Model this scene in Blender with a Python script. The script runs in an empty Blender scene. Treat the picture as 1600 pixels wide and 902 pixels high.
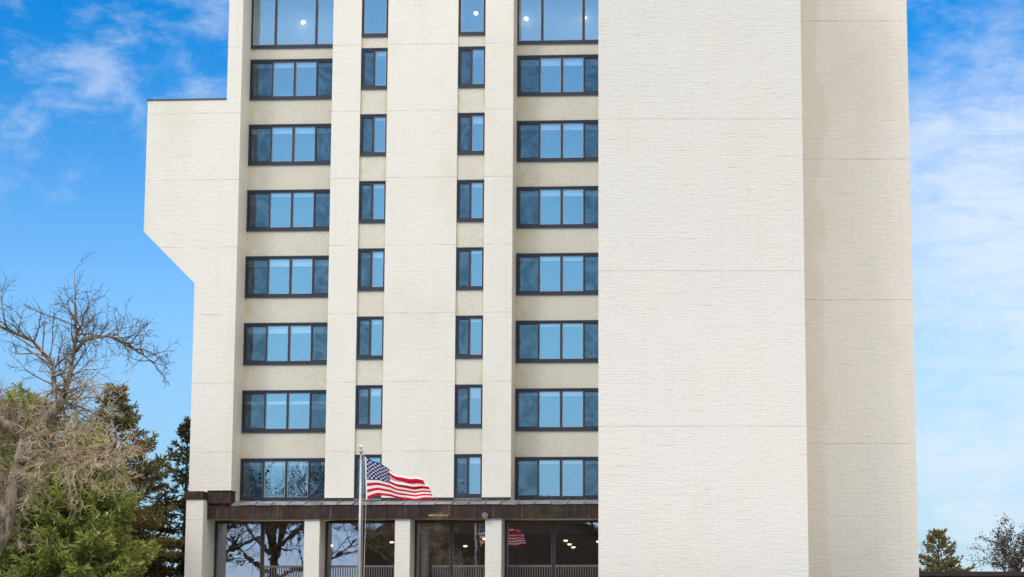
import bpy, math, random
from mathutils import Vector, Matrix
R = math.radians
scene = bpy.context.scene
col = scene.collection

# ------------------------------------------------------------------ camera
cam_d = bpy.data.cameras.new('camera')
cam = bpy.data.objects.new('camera', cam_d)
col.objects.link(cam)
cam.location = (0, 0, 1.6)
cam.rotation_euler = (math.pi / 2 + 0.157, 0, 0)
cam_d.sensor_width = 36.0
cam_d.lens = 80.1
cam_d.shift_x = -135 / 1600
cam_d.clip_start = 0.1
cam_d.clip_end = 3000
scene.camera = cam

# ------------------------------------------------------------------ colour management
scene.view_settings.view_transform = 'Standard'
scene.view_settings.look = 'None'
scene.view_settings.exposure = 0.04
scene.view_settings.gamma = 1.0
scene.view_settings.use_curve_mapping = False
scene.cycles.max_bounces = 8
scene.cycles.transparent_max_bounces = 16
scene.cycles.sample_clamp_indirect = 6.0

# ------------------------------------------------------------------ sun and sky
SUN_EL, SUN_AZ = R(38), R(34)          # azimuth: to the left of straight behind the camera
SUN_STRENGTH, SUN_ANGLE = 0.78, R(14)   # sun veiled by thin cloud
SKY_STRENGTH = 0.10
sd = Vector((-math.sin(SUN_AZ) * math.cos(SUN_EL), -math.cos(SUN_AZ) * math.cos(SUN_EL), math.sin(SUN_EL)))
sun_d = bpy.data.lights.new('sun', 'SUN')
sun_d.energy = SUN_STRENGTH
sun_d.angle = SUN_ANGLE
sun_d.color = (1.0, 0.94, 0.83)
sun = bpy.data.objects.new('sun', sun_d)
col.objects.link(sun)
sun.location = (-40, -60, 90)
sun.rotation_euler = sd.to_track_quat('Z', 'Y').to_euler()


class NT:
    """small helper to write node trees"""
    def __init__(self, tree):
        self.t = tree
        self.t.nodes.clear()

    def n(self, kind, **kw):
        nd = self.t.nodes.new(kind)
        for k, v in kw.items():
            setattr(nd, k, v)
        return nd

    def put(self, sock, v):
        if isinstance(v, bpy.types.NodeSocket):
            self.t.links.new(v, sock)
        elif v is not None:
            if hasattr(sock, 'default_value') and sock.type == 'RGBA' and len(v) == 3:
                v = (*v, 1)
            sock.default_value = v

    def math(self, op, a, b=None, c=None, clamp=False):
        nd = self.n('ShaderNodeMath', operation=op, use_clamp=clamp)
        self.put(nd.inputs[0], a)
        if b is not None: self.put(nd.inputs[1], b)
        if c is not None: self.put(nd.inputs[2], c)
        return nd.outputs[0]

    def ramp(self, v, a, b, lo=0.0, hi=1.0, smooth=True):
        nd = self.n('ShaderNodeMapRange')
        nd.interpolation_type = 'SMOOTHSTEP' if smooth else 'LINEAR'
        self.put(nd.inputs[0], v)
        for i, x in zip((1, 2, 3, 4), (a, b, lo, hi)):
            self.put(nd.inputs[i], x)
        return nd.outputs[0]

    def mix(self, f, a, b, blend='MIX'):
        nd = self.n('ShaderNodeMix', data_type='RGBA', blend_type=blend)
        self.put(nd.inputs[0], f)
        self.put(nd.inputs[6], a)
        self.put(nd.inputs[7], b)
        return nd.outputs[2]

    def noise(self, vec, scale, detail=3.0, rough=0.5, dist=0.0):
        nd = self.n('ShaderNodeTexNoise')
        self.put(nd.inputs['Vector'], vec)
        nd.inputs['Scale'].default_value = scale
        nd.inputs['Detail'].default_value = detail
        nd.inputs['Roughness'].default_value = rough
        nd.inputs['Distortion'].default_value = dist
        return nd.outputs['Fac']

    def sep(self, v):
        nd = self.n('ShaderNodeSeparateXYZ')
        self.put(nd.inputs[0], v)
        return nd.outputs

    def comb(self, x, y, z):
        nd = self.n('ShaderNodeCombineXYZ')
        for i, v in enumerate((x, y, z)):
            self.put(nd.inputs[i], v)
        return nd.outputs[0]

    def mapping(self, v, scale=(1, 1, 1), loc=(0, 0, 0), rot=(0, 0, 0)):
        nd = self.n('ShaderNodeMapping')
        self.put(nd.inputs[0], v)
        nd.inputs['Scale'].default_value = scale
        nd.inputs['Location'].default_value = loc
        nd.inputs['Rotation'].default_value = rot
        return nd.outputs[0]


world = bpy.data.worlds.new('World')
scene.world = world
world.use_nodes = True
W = NT(world.node_tree)
sky = W.n('ShaderNodeTexSky', sky_type='NISHITA')
sky.sun_disc = False
sky.sun_elevation = SUN_EL
sky.sun_rotation = math.atan2(sd.x, sd.y)
sky.air_density = 1.0
sky.dust_density = 0.3
sky.ozone_density = 3.0
gen = W.n('ShaderNodeTexCoord').outputs['Generated']
dx, dy, dz = W.sep(gen)
front = W.ramp(dy, -0.1, 0.5)
hi = W.ramp(dz, 0.08, 0.30)
tint = W.mix(hi, (0.96, 1.27, 1.54), (0.0, 0.82, 1.46))
tint = W.mix(front, (1.32, 1.80, 2.12), tint)
tint = W.mix(1.0, tint, W.mix(W.ramp(dz, 0.02, 0.17), W.mix(front, (0.66, 0.62, 0.84), (0.62, 0.64, 0.70)), (1.0, 1.0, 1.0)), 'MULTIPLY')
base = W.mix(1.0, sky.outputs[0], tint, 'MULTIPLY')
# clouds, in front of the camera: loose wisps on the left, a broad veil on the right
cv = W.mapping(gen, scale=(1.0, 1.0, 1.5), rot=(0, R(18), 0))
n1 = W.noise(cv, 17.0, 7.0, 0.60, 0.35)
n2 = W.noise(W.mapping(gen, scale=(1, 1, 2.2), loc=(3.1, 0, 1.7), rot=(0, R(24), 0)), 38.0, 7.0, 0.62, 0.6)
nn = W.math('ADD', W.math('MULTIPLY', n1, 0.68), W.math('MULTIPLY', n2, 0.32))
right = W.ramp(dx, 0.04, 0.17, 0.0, 1.0)
rb = W.math('MULTIPLY', right, W.math('MULTIPLY', W.ramp(dz, 0.195, 0.27, 0.36, 0.09), W.ramp(dz, 0.03, 0.13, 0.80, 1.0)))
left = W.ramp(dx, -0.10, -0.18, 0.0, 1.0)
lb = W.math('MULTIPLY', left, W.math('MULTIPLY', W.ramp(dz, 0.195, 0.235), 0.075))
bias = W.math('ADD', rb, lb)
dens = W.math('ADD', nn, bias)
cl = W.ramp(dens, 0.49, W.math('ADD', 0.72, W.math('MULTIPLY', right, 0.22)), 0.0, 0.92)
cl = W.math('MULTIPLY', cl, W.math('MAXIMUM', right, W.math('MULTIPLY', left, W.ramp(dz, 0.17, 0.22, 0.0, 0.58))))
streak = W.noise(W.mapping(gen, scale=(0.8, 1.0, 3.2), loc=(1.3, 0, 0.4), rot=(0, R(26), 0)), 30.0, 6.0, 0.6, 0.8)
cl = W.math('MULTIPLY', cl, W.ramp(streak, 0.28, 0.60, W.math('SUBTRACT', 1.0, W.math('MULTIPLY', right, 0.34)), 1.0))
cl = W.math('MULTIPLY', cl, front)
ccol = W.mix(hi, (7.2, 8.4, 9.6), (7.4, 8.3, 9.8))
c1 = W.mix(cl, base, ccol)
# unseen bright overcast high overhead, added to fill light into the shaded walls
back = W.math('SUBTRACT', 1.0, front)
over = W.ramp(dz, 0.31, 0.46)
ob = W.noise(gen, 3.0, 5.0, 0.55, 0.3)
over = W.math('MULTIPLY', over, W.ramp(ob, 0.30, 0.55, 0.45, 1.0))
c2 = W.mix(over, c1, (24.4, 21.7, 18.9))
bk = W.math('MULTIPLY', back, W.ramp(W.noise(gen, 7.0, 5.0, 0.6, 0.3), 0.50, 0.75, 0.0, 0.25))
c3 = W.mix(bk, c2, (8.0, 8.6, 9.4))
bg = W.n('ShaderNodeBackground')
W.put(bg.inputs[0], c3)
bg.inputs[1].default_value = SKY_STRENGTH
wo = W.n('ShaderNodeOutputWorld')
W.t.links.new(bg.outputs[0], wo.inputs[0])


# ================================================================== materials
def new_mat(name):
    m = bpy.data.materials.new(name)
    m.use_nodes = True
    t = NT(m.node_tree)
    out = t.n('ShaderNodeOutputMaterial')
    return m, t, out


def principled(t, out, colour, rough=0.6, metal=0.0, bump=None, strength=0.2, dist=0.02, spec=0.5):
    b = t.n('ShaderNodeBsdfPrincipled')
    t.put(b.inputs['Base Color'], colour)
    t.put(b.inputs['Roughness'], rough)
    b.inputs['Metallic'].default_value = metal
    b.inputs['Specular IOR Level'].default_value = spec
    if bump is not None:
        bp = t.n('ShaderNodeBump')
        bp.inputs['Strength'].default_value = strength
        bp.inputs['Distance'].default_value = dist
        t.put(bp.inputs['Height'], bump)
        t.t.links.new(bp.outputs[0], b.inputs['Normal'])
    t.t.links.new(b.outputs[0], out.inputs[0])
    return b


def simple(name, colour, rough=0.6, metal=0.0, var=0.15, scale=4.0, bump=0.0, spec=0.5):
    m, t, out = new_mat(name)
    oc = t.n('ShaderNodeTexCoord').outputs['Object']
    nz = t.noise(oc, scale, 4.0, 0.6)
    lo = tuple(c * (1 - var) for c in colour)
    hi_ = tuple(min(1, c * (1 + var)) for c in colour)
    c = t.mix(t.ramp(nz, 0.3, 0.7), lo, hi_)
    principled(t, out, c, rough, metal, nz if bump else None, bump, 0.01, spec)
    return m


ZB = 1.9            # tower base above the camera's height


def brick_mat(name, paint, joint_every, joint_at, warm=(0.70, 0.64, 0.54), beige_band=None, dash=0.5, seed=0.0, relief=1.0, jlo=0.22, jhi=0.62):
    """white painted utility brick: courses, slightly open bed joints, floor joints, weathering"""
    m, t, out = new_mat(name)
    oc = t.n('ShaderNodeTexCoord').outputs['Object']
    x, y, z = t.sep(oc)
    u = t.math('ADD', t.math('ADD', x, t.math('MULTIPLY', y, 0.97)), seed)
    uv = t.comb(u, z, 0.0)
    # hand-laid courses wander a little
    wob = t.noise(t.mapping(uv, scale=(0.7, 6.0, 1)), 1.0, 4.0, 0.65)
    zz = t.math('ADD', z, t.math('MULTIPLY', t.math('SUBTRACT', wob, 0.5), 0.07))
    br = t.n('ShaderNodeTexBrick')
    t.put(br.inputs['Vector'], t.comb(u, zz, 0.0))
    br.inputs['Scale'].default_value = 1.0
    br.inputs['Mortar Size'].default_value = 0.012
    br.inputs['Mortar Smooth'].default_value = 0.6
    br.inputs['Brick Width'].default_value = 0.31
    br.inputs['Row Height'].default_value = 0.105
    br.inputs['Color1'].default_value = (1, 1, 1, 1)
    br.inputs['Color2'].default_value = (0.0, 0.0, 0.0, 1)
    mort = br.outputs['Fac']
    per = t.sep(br.outputs['Color'])[0]
    # bed joints only: dashes
    row = t.math('ABSOLUTE', t.math('SUBTRACT', t.math('FRACT', t.math('DIVIDE', zz, 0.105)), 0.5))
    bed = t.ramp(row, 0.40, 0.49)
    dn = t.noise(t.mapping(uv, scale=(1.1, 9.0, 1), loc=(4.0, 2.0, 0)), 1.0, 3.0, 0.6)
    dashm = t.math('MULTIPLY', bed, t.ramp(dn, 0.58, 0.68))
    big = t.noise(t.mapping(uv, scale=(0.30, 0.16, 1), loc=(seed, 7, 0)), 1.0, 5.0, 0.6)
    fine = t.noise(uv, 9.0, 4.0, 0.65)
    lo = tuple(c * 0.95 for c in paint)
    c = t.mix(t.ramp(fine, 0.3, 0.7), lo, paint)
    c = t.mix(t.math('MULTIPLY', t.ramp(big, 0.46, 0.70), 0.42), c, warm)
    c = t.mix(t.math('MULTIPLY', per, 0.05), c, (0.5, 0.47, 0.42))
    c = t.mix(t.math('MULTIPLY', dashm, dash), c, (0.26, 0.24, 0.22))
    # vertical rain streaks, faint
    st = t.noise(t.mapping(uv, scale=(5.0, 0.10, 1)), 1.0, 4.0, 0.6)
    c = t.mix(t.math('MULTIPLY', t.ramp(st, 0.53, 0.73), 0.10), c, (0.48, 0.43, 0.36))
    if beige_band is not None:  # beige band along the left edge, with a stepped border
        x0, x1 = beige_band
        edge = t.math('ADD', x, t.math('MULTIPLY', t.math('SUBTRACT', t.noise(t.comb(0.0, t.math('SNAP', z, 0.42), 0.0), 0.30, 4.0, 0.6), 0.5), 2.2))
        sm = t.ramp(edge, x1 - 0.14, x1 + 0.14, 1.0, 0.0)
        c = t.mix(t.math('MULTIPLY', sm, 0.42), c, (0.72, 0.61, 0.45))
    # floor movement joints
    jz = t.math('SUBTRACT', z, joint_at - 0.5 * joint_every)
    fr = t.math('ABSOLUTE', t.math('SUBTRACT', t.math('FRACT', t.math('DIVIDE', jz, joint_every)), 0.5))
    jm = t.ramp(fr, 0.007 / joint_every, 0.018 / joint_every, 1.0, 0.0)
    jm = t.math('MULTIPLY', jm, t.ramp(t.noise(uv, 1.3, 3, 0.6), 0.35, 0.65, jlo, jhi))
    c = t.mix(jm, c, (0.24, 0.21, 0.18))
    calm = t.ramp(t.noise(t.mapping(uv, scale=(0.5, 0.8, 1), loc=(3, seed, 0)), 1.0, 3.0, 0.6), 0.35, 0.65, 0.25, 1.0)
    h = t.math('ADD', t.math('MULTIPLY', t.math('MULTIPLY', mort, calm), -0.36), t.math('MULTIPLY', t.noise(t.mapping(uv, scale=(3.2, 9.5, 1)), 1.0, 4.0, 0.66, 0.8), 3.0 * relief))
    h = t.math('ADD', h, t.math('MULTIPLY', per, 0.22))
    principled(t, out, c, 0.62, 0.0, h, 0.55, 0.02 * relief, 0.3)
    return m


J0 = 7.84 - ZB
M = {}
M['brick'] = brick_mat('painted brick', (0.83, 0.795, 0.725), 2.8, J0, dash=0.36, relief=0.6, jlo=0.08, jhi=0.55)
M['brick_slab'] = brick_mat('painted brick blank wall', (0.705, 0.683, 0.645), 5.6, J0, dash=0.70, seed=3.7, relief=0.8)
M['brick_side'] = brick_mat('painted brick set back wall', (0.83, 0.775, 0.69), 5.6, J0, dash=0.60, beige_band=(0, 1.35), seed=8.2, relief=0.8)


def stucco_mat():
    m, t, out = new_mat('exposed aggregate stucco')
    tc = t.n('ShaderNodeTexCoord')
    oc, g = tc.outputs['Object'], tc.outputs['Generated']
    info = t.n('ShaderNodeObjectInfo')
    gx, gy, gz = t.sep(g)
    off = t.math('MULTIPLY', info.outputs['Random'], 40.0)
    v = t.n('ShaderNodeVectorMath', operation='ADD')
    t.put(v.inputs[0], oc)
    t.put(v.inputs[1], t.comb(off, off, off))
    p = v.outputs[0]
    a = t.noise(p, 26.0, 4.0, 0.75)
    b = t.noise(p, 1.6, 4.0, 0.6)
    c = t.mix(t.ramp(a, 0.30, 0.70), (0.59, 0.55, 0.465), (0.81, 0.775, 0.68))
    c = t.mix(t.math('MULTIPLY', t.ramp(b, 0.45, 0.70), 0.30), c, (0.62, 0.56, 0.43))
    # algae and rust-coloured run-off at the ends of a panel
    e = t.math('ABSOLUTE', t.math('SUBTRACT', gx, 0.5))
    em = t.math('MULTIPLY', t.ramp(t.math('ADD', e, t.math('MULTIPLY', t.math('SUBTRACT', b, 0.5), 0.35)), 0.36, 0.52), 0.55)
    c = t.mix(em, c, (0.56, 0.50, 0.30))
    principled(t, out, c, 0.9, 0.0, a, 0.6, 0.02, 0.2)
    return m


M['stucco'] = stucco_mat()
M['frame'] = simple('dark anodised window frame', (0.022, 0.024, 0.038), 0.42, 0.0, 0.2, 3)
M['sash'] = simple('pale halo sash', (0.34, 0.40, 0.50), 0.4, 0.0, 0.1, 3)  # sash strips; their pale colour imitates a bright halo round the panes
M['bronze'] = simple('dark bronze shopfront frame', (0.040, 0.030, 0.026), 0.45, 0.3, 0.2, 3)
M['coping'] = simple('grey metal coping', (0.09, 0.085, 0.085), 0.5, 0.3, 0.2)
M['soffit'] = simple('tan soffit board', (0.74, 0.66, 0.46), 0.7, 0, 0.08)
M['room'] = simple('dim room wall', (0.10, 0.105, 0.12), 0.8, 0, 0.2)
M['room_top'] = simple('room ceiling', (0.30, 0.33, 0.38), 0.8, 0, 0.1)
M['lobby_wall'] = simple('lobby brown wall', (0.105, 0.072, 0.055), 0.7, 0, 0.25, 0.6)
M['lobby_ceiling'] = simple('lobby ceiling', (0.42, 0.38, 0.33), 0.8, 0, 0.1)
M['blind'] = simple('white roller blind', (0.88, 0.88, 0.88), 0.6, 0, 0.03)
M['rail'] = simple('grey taupe painted rail', (0.17, 0.145, 0.135), 0.5, 0.0, 0.1)
M['steel'] = simple('brushed aluminium pole', (0.42, 0.42, 0.43), 0.38, 0.6, 0.1, 8)
M['gold'] = simple('pale gold finial', (0.70, 0.62, 0.44), 0.35, 0.5, 0.08)
M['rope'] = simple('halyard rope', (0.45, 0.41, 0.33), 0.9, 0, 0.1, 30)
M['lampgrey'] = simple('grey cast lamp housing', (0.26, 0.30, 0.36), 0.45, 0.2, 0.15)
M['patch'] = simple('dry straw', (0.30, 0.22, 0.11), 0.95, 0, 0.35, 20)


def copper_mat():
    m, t, out = new_mat('weathered brown copper')
    oc = t.n('ShaderNodeTexCoord').outputs['Object']
    a = t.noise(t.mapping(oc, scale=(2.0, 2.0, 0.9)), 1.4, 5.0, 0.65)
    b = t.noise(t.mapping(oc, scale=(9.0, 9.0, 0.5)), 1.0, 4.0, 0.6)
    c = t.mix(t.ramp(a, 0.3, 0.7), (0.024, 0.012, 0.010), (0.058, 0.029, 0.022))
    c = t.mix(t.math('MULTIPLY', t.ramp(b, 0.58, 0.72), 0.40), c, (0.30, 0.27, 0.24))
    c = t.mix(t.math('MULTIPLY', t.ramp(t.noise(oc, 0.8, 4, 0.6), 0.55, 0.7), 0.35), c, (0.11, 0.085, 0.035))
    principled(t, out, c, 0.6, 0.1, a, 0.15, 0.02, 0.3)
    return m


M['copper'] = copper_mat()
M['roofmetal'] = simple('grey lead roof sheet', (0.30, 0.30, 0.32), 0.45, 0.4, 0.35, 2.0)


def glass_mat(name, refl, tint, see, wave=0.004, scale=1.3):
    m, t, out = new_mat(name)
    oc = t.n('ShaderNodeTexCoord').outputs['Object']
    g = t.n('ShaderNodeBsdfGlossy')
    t.put(g.inputs['Color'], tint)
    g.inputs['Roughness'].default_value = 0.012
    bp = t.n('ShaderNodeBump')
    bp.inputs['Strength'].default_value = 1.0
    bp.inputs['Distance'].default_value = wave
    t.put(bp.inputs['Height'], t.noise(oc, scale, 2.0, 0.5, 0.6))
    t.t.links.new(bp.outputs[0], g.inputs['Normal'])
    tr = t.n('ShaderNodeBsdfTransparent')
    t.put(tr.inputs['Color'], see)
    mx = t.n('ShaderNodeMixShader')
    fr = t.n('ShaderNodeFresnel')
    fr.inputs[0].default_value = 1.5
    t.put(mx.inputs[0], t.math('ADD', refl, t.math('MULTIPLY', fr.outputs[0], 0.5), clamp=True))
    t.t.links.new(tr.outputs[0], mx.inputs[1])
    t.t.links.new(g.outputs[0], mx.inputs[2])
    t.t.links.new(mx.outputs[0], out.inputs[0])
    return m


M['glass'] = glass_mat('blue coated glass', 0.33, (0.69, 0.92, 0.94), (0.90, 0.93, 0.98))
M['lobby_glass'] = glass_mat('lobby plate glass', 0.33, (0.94, 0.92, 1.0), (0.72, 0.74, 0.76), 0.0012)


def screen_mat():
    m, t, out = new_mat('insect screen mesh')
    oc = t.n('ShaderNodeTexCoord').outputs['Object']
    nz = t.noise(oc, 1.3, 3.0, 0.5, 1.8)
    d = t.n('ShaderNodeBsdfDiffuse')
    t.put(d.inputs['Color'], t.mix(t.ramp(nz, 0.35, 0.7), (0.018, 0.030, 0.052), (0.055, 0.085, 0.125)))  # paler swirls painted into the mesh colour, imitating wavy reflections
    tr = t.n('ShaderNodeBsdfTransparent')
    mx = t.n('ShaderNodeMixShader')
    t.put(mx.inputs[0], t.ramp(nz, 0.3, 0.75, 0.50, 0.36))
    t.t.links.new(tr.outputs[0], mx.inputs[1])
    t.t.links.new(d.outputs[0], mx.inputs[2])
    t.t.links.new(mx.outputs[0], out.inputs[0])
    return m


M['screen'] = screen_mat()


def emit_mat(name, colour, strength):
    m, t, out = new_mat(name)
    e = t.n('ShaderNodeEmission')
    t.put(e.inputs[0], colour)
    e.inputs[1].default_value = strength
    t.t.links.new(e.outputs[0], out.inputs[0])
    return m


M['lamp'] = emit_mat('lit ceiling lamp', (1.0, 0.90, 0.74), 2.6)
M['lamp_warm'] = emit_mat('lit warm downlight', (1.0, 0.80, 0.48), 3.5)


def bark_mat(name, dark, light, scale=7.0):
    m, t, out = new_mat(name)
    oc = t.n('ShaderNodeTexCoord').outputs['Object']
    a = t.noise(t.mapping(oc, scale=(1, 1, 0.35)), scale, 5.0, 0.7, 0.4)
    c = t.mix(t.ramp(a, 0.32, 0.66), dark, light)
    principled(t, out, c, 0.9, 0, a, 0.9, 0.05, 0.2)
    return m


M['bark'] = bark_mat('ridged grey brown bark', (0.05, 0.038, 0.028), (0.33, 0.265, 0.195))
M['twig_sunlit'] = bark_mat('tan twigs', (0.24, 0.19, 0.125), (0.56, 0.46, 0.33), 1.2)
M['twig_dark'] = bark_mat('dark twigs', (0.045, 0.035, 0.028), (0.12, 0.095, 0.07), 2.0)
M['bark_dark'] = bark_mat('dark conifer bark', (0.04, 0.03, 0.025), (0.12, 0.09, 0.07))


def leaf_mat(name, a, b, c, scale=0.9):
    m, t, out = new_mat(name)
    oc = t.n('ShaderNodeTexCoord').outputs['Object']
    geo = t.n('ShaderNodeNewGeometry')
    n = t.noise(oc, scale, 3.0, 0.6)
    cc = t.mix(t.ramp(n, 0.35, 0.65), a, b)
    cc = t.mix(t.ramp(geo.outputs['Random Per Island'], 0.55, 1.0, 0.0, 0.75, False), cc, c)
    d = t.n('ShaderNodeBsdfDiffuse')
    t.put(d.inputs[0], cc)
    tl = t.n('ShaderNodeBsdfTranslucent')
    t.put(tl.inputs[0], cc)
    mx = t.n('ShaderNodeMixShader')
    mx.inputs[0].default_value = 0.25
    t.t.links.new(d.outputs[0], mx.inputs[1])
    t.t.links.new(tl.outputs[0], mx.inputs[2])
    t.t.links.new(mx.outputs[0], out.inputs[0])
    return m


M['pine'] = leaf_mat('fresh pine needles', (0.14, 0.175, 0.040), (0.36, 0.40, 0.105), (0.50, 0.48, 0.20))
M['spruce_brown'] = leaf_mat('cone-laden spruce needles', (0.095, 0.10, 0.036), (0.23, 0.185, 0.08), (0.40, 0.30, 0.15))
M['spruce_dark'] = leaf_mat('dark spruce needles', (0.034, 0.048, 0.024), (0.08, 0.088, 0.042), (0.20, 0.165, 0.08))
M['oak_leaf'] = leaf_mat('withered brown oak leaves', (0.06, 0.050, 0.042), (0.11, 0.09, 0.075), (0.15, 0.115, 0.09))
M['conifer_rust'] = leaf_mat('rusty conifer needles', (0.14, 0.11, 0.04), (0.24, 0.165, 0.07), (0.18, 0.22, 0.055))


# ================================================================== mesh helpers
class MB:
    def __init__(self):
        self.v, self.f, self.mi = [], [], []

    def quad(self, *p, m=0):
        n = len(self.v)
        self.v += [tuple(q) for q in p]
        self.f.append(tuple(range(n, n + len(p))))
        self.mi.append(m)

    def box(self, x0, x1, y0, y1, z0, z1, m=0):
        n = len(self.v)
        self.v += [(x0, y0, z0), (x1, y0, z0), (x1, y1, z0), (x0, y1, z0), (x0, y0, z1), (x1, y0, z1), (x1, y1, z1), (x0, y1, z1)]
        for q in ((0, 3, 2, 1), (4, 5, 6, 7), (0, 1, 5, 4), (1, 2, 6, 5), (2, 3, 7, 6), (3, 0, 4, 7)):
            self.f.append(tuple(n + i for i in q))
            self.mi.append(m)

    def prism(self, poly, y0, y1):
        """polygon in x,z (counter-clockwise seen from -y) extruded along y"""
        n, k = len(self.v), len(poly)
        self.v += [(x, y0, z) for x, z in poly] + [(x, y1, z) for x, z in poly]
        self.f.append(tuple(n + i for i in range(k)))
        self.f.append(tuple(n + k + i for i in reversed(range(k))))
        for i in range(k):
            j = (i + 1) % k
            self.f.append((n + j, n + i, n + k + i, n + k + j))
        self.mi += [0] * (k + 2)

    def tube(self, pts, rads, sides=6, m=0, cap=True):
        pts = [Vector(p) for p in pts]
        rings = []
        for i, p in enumerate(pts):
            d = (pts[min(i + 1, len(pts) - 1)] - pts[max(i - 1, 0)])
            if d.length < 1e-9: d = Vector((0, 0, 1))
            d.normalize()
            a = d.orthogonal().normalized() if i == 0 else (pa - d * pa.dot(d))
            if a.length < 1e-6: a = d.orthogonal()
            a.normalize()
            pa = a
            b = d.cross(a)
            n = len(self.v)
            for k in range(sides):
                an = 2 * math.pi * k / sides
                q = p + (a * math.cos(an) + b * math.sin(an)) * rads[i]
                self.v.append((q.x, q.y, q.z))
            rings.append(n)
        for r0, r1 in zip(rings, rings[1:]):
            for k in range(sides):
                k2 = (k + 1) % sides
                self.f.append((r0 + k, r0 + k2, r1 + k2, r1 + k))
                self.mi.append(m)
        if cap:
            self.f.append(tuple(rings[0] + k for k in reversed(range(sides)))); self.mi.append(m)
            self.f.append(tuple(rings[-1] + k for k in range(sides))); self.mi.append(m)

    def lathe(self, prof, cx, cy, sides=20):
        rings = []
        for r, z in prof:
            n = len(self.v)
            for k in range(sides):
                a = 2 * math.pi * k / sides
                self.v.append((cx + r * math.cos(a), cy + r * math.sin(a), z))
            rings.append(n)
        for r0, r1 in zip(rings, rings[1:]):
            for k in range(sides):
                k2 = (k + 1) % sides
                self.f.append((r0 + k, r0 + k2, r1 + k2, r1 + k)); self.mi.append(0)
        self.f.append(tuple(rings[0] + k for k in reversed(range(sides)))); self.mi.append(0)
        self.f.append(tuple(rings[-1] + k for k in range(sides))); self.mi.append(0)

    def build(self, name, mats, parent=None, loc=(0, 0, 0), rotz=0.0, smooth=False):
        me = bpy.data.meshes.new(name)
        me.from_pydata(self.v, [], self.f)
        if not isinstance(mats, (list, tuple)): mats = [mats]
        for mm in mats: me.materials.append(mm)
        if len(mats) > 1: me.polygons.foreach_set('material_index', self.mi)
        if smooth: me.polygons.foreach_set('use_smooth', [True] * len(me.polygons))
        me.update()
        o = bpy.data.objects.new(name, me)
        col.objects.link(o)
        o.location = loc
        o.rotation_euler = (0, 0, rotz)
        if parent: o.parent = parent
        return o


def thing(name, label, cat, loc=(0, 0, 0), rotz=0.0, group=None):
    o = bpy.data.objects.new(name, None)
    o.empty_display_size = 0.5
    col.objects.link(o)
    o.location = loc
    o.rotation_euler = (0, 0, rotz)
    return tag(o, label, cat, group)


def tag(o, label, cat, group=None):
    o['label'] = label
    o['category'] = cat
    if group: o['group'] = group
    return o


def struct(o):
    o['kind'] = 'structure'
    return o


# ================================================================== ground
def gz(y):
    """height of the ground (m) at distance y: level by the road, rising to the tower"""
    def ss(a, b, v):
        t_ = max(0.0, min(1.0, (v - a) / (b - a)))
        return t_ * t_ * (3 - 2 * t_)
    return 1.9 * ss(20, 66, y) + 1.6 * ss(74, 84, y)


def ground():
    m, t, out = new_mat('winter lawn')
    oc = t.n('ShaderNodeTexCoord').outputs['Object']
    a = t.noise(oc, 0.35, 6.0, 0.65)
    b = t.noise(oc, 14.0, 4.0, 0.7)
    c = t.mix(t.ramp(a, 0.35, 0.65), (0.075, 0.095, 0.03), (0.16, 0.14, 0.06))
    c = t.mix(t.math('MULTIPLY', b, 0.5), c, (0.05, 0.06, 0.02))
    principled(t, out, c, 0.95, 0, b, 0.6, 0.04, 0.1)
    mb = MB()
    ys = [-1500, -300, -100, -30, 0, 10] + [20 + 2 * i for i in range(36)] + [100, 140, 220, 500, 2000]
    for y0, y1 in zip(ys, ys[1:]):
        mb.quad((-1500, y0, gz(y0)), (1500, y0, gz(y0)), (1500, y1, gz(y1)), (-1500, y1, gz(y1)))
    struct(mb.build('ground', m))
    # unseen pale concrete sheet before the tower, added to bounce light onto it
    m2, t, out = new_mat('pale bounce concrete')
    oc = t.n('ShaderNodeTexCoord').outputs['Object']
    a = t.noise(oc, 0.6, 6.0, 0.65)
    c = t.mix(t.ramp(a, 0.3, 0.7), (0.44, 0.42, 0.39), (0.58, 0.56, 0.52))
    principled(t, out, c, 0.85, 0, t.noise(oc, 30, 3, 0.6), 0.3, 0.01, 0.2)
    mb = MB()
    ys = [6 + 2 * i for i in range(37)]
    for y0, y1 in zip(ys, ys[1:]):
        mb.quad((-10, y0, gz(y0) + 0.012), (26, y0, gz(y0) + 0.012), (26, y1, gz(y1) + 0.012), (-10, y1, gz(y1) + 0.012))
    struct(mb.build('path', m2))


ground()

# ================================================================== the apartment tower
YAW = 0.0605
YF = 90.75
tower = thing('apartment_tower', 'tall white painted brick apartment tower with dark framed windows and brown copper canopy',
              'building', (0, YF, 1.6 + ZB), -YAW)


def z_(v): return v - ZB


TOP = 29.4
DEEP = 14.0
# --- left wing: narrow above, swelling out below the parapet, then a raking corbel
mb = MB()
mb.prism([(-16.5, z_(1.6)), (-15.56, z_(1.6)), (-15.56, z_(5.20)), (-15.0, z_(5.20)), (-15.0, z_(TOP)), (-15.37, z_(TOP)), (-15.37, z_(22.40)), (-18.67, z_(22.40)), (-18.67, z_(16.91)), (-16.5, z_(14.74))], 0.0, 9.0)
wing = mb.build('wing_wall', M['brick'], tower)
mb = MB()
mb.box(-18.71, -15.373, -0.03, 9.0, z_(22.403), z_(22.47))
mb.build('coping', M['coping'], wing)
# --- pilasters between the window bays
for x0, x1 in ((-14.997, -14.78), (-10.99, -9.81), (-8.70, -5.79), (-4.66, -3.50)):
    mb = MB()
    mb.box(x0, x1, 0.0, 2.6, z_(5.20), z_(TOP))
    mb.build('pilaster', M['brick'], tower)
mb = MB()
mb.box(0.25, 3.0, 0.0, 2.6, z_(5.20), z_(TOP))
mb.build('pilaster', M['brick'], tower)
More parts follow.
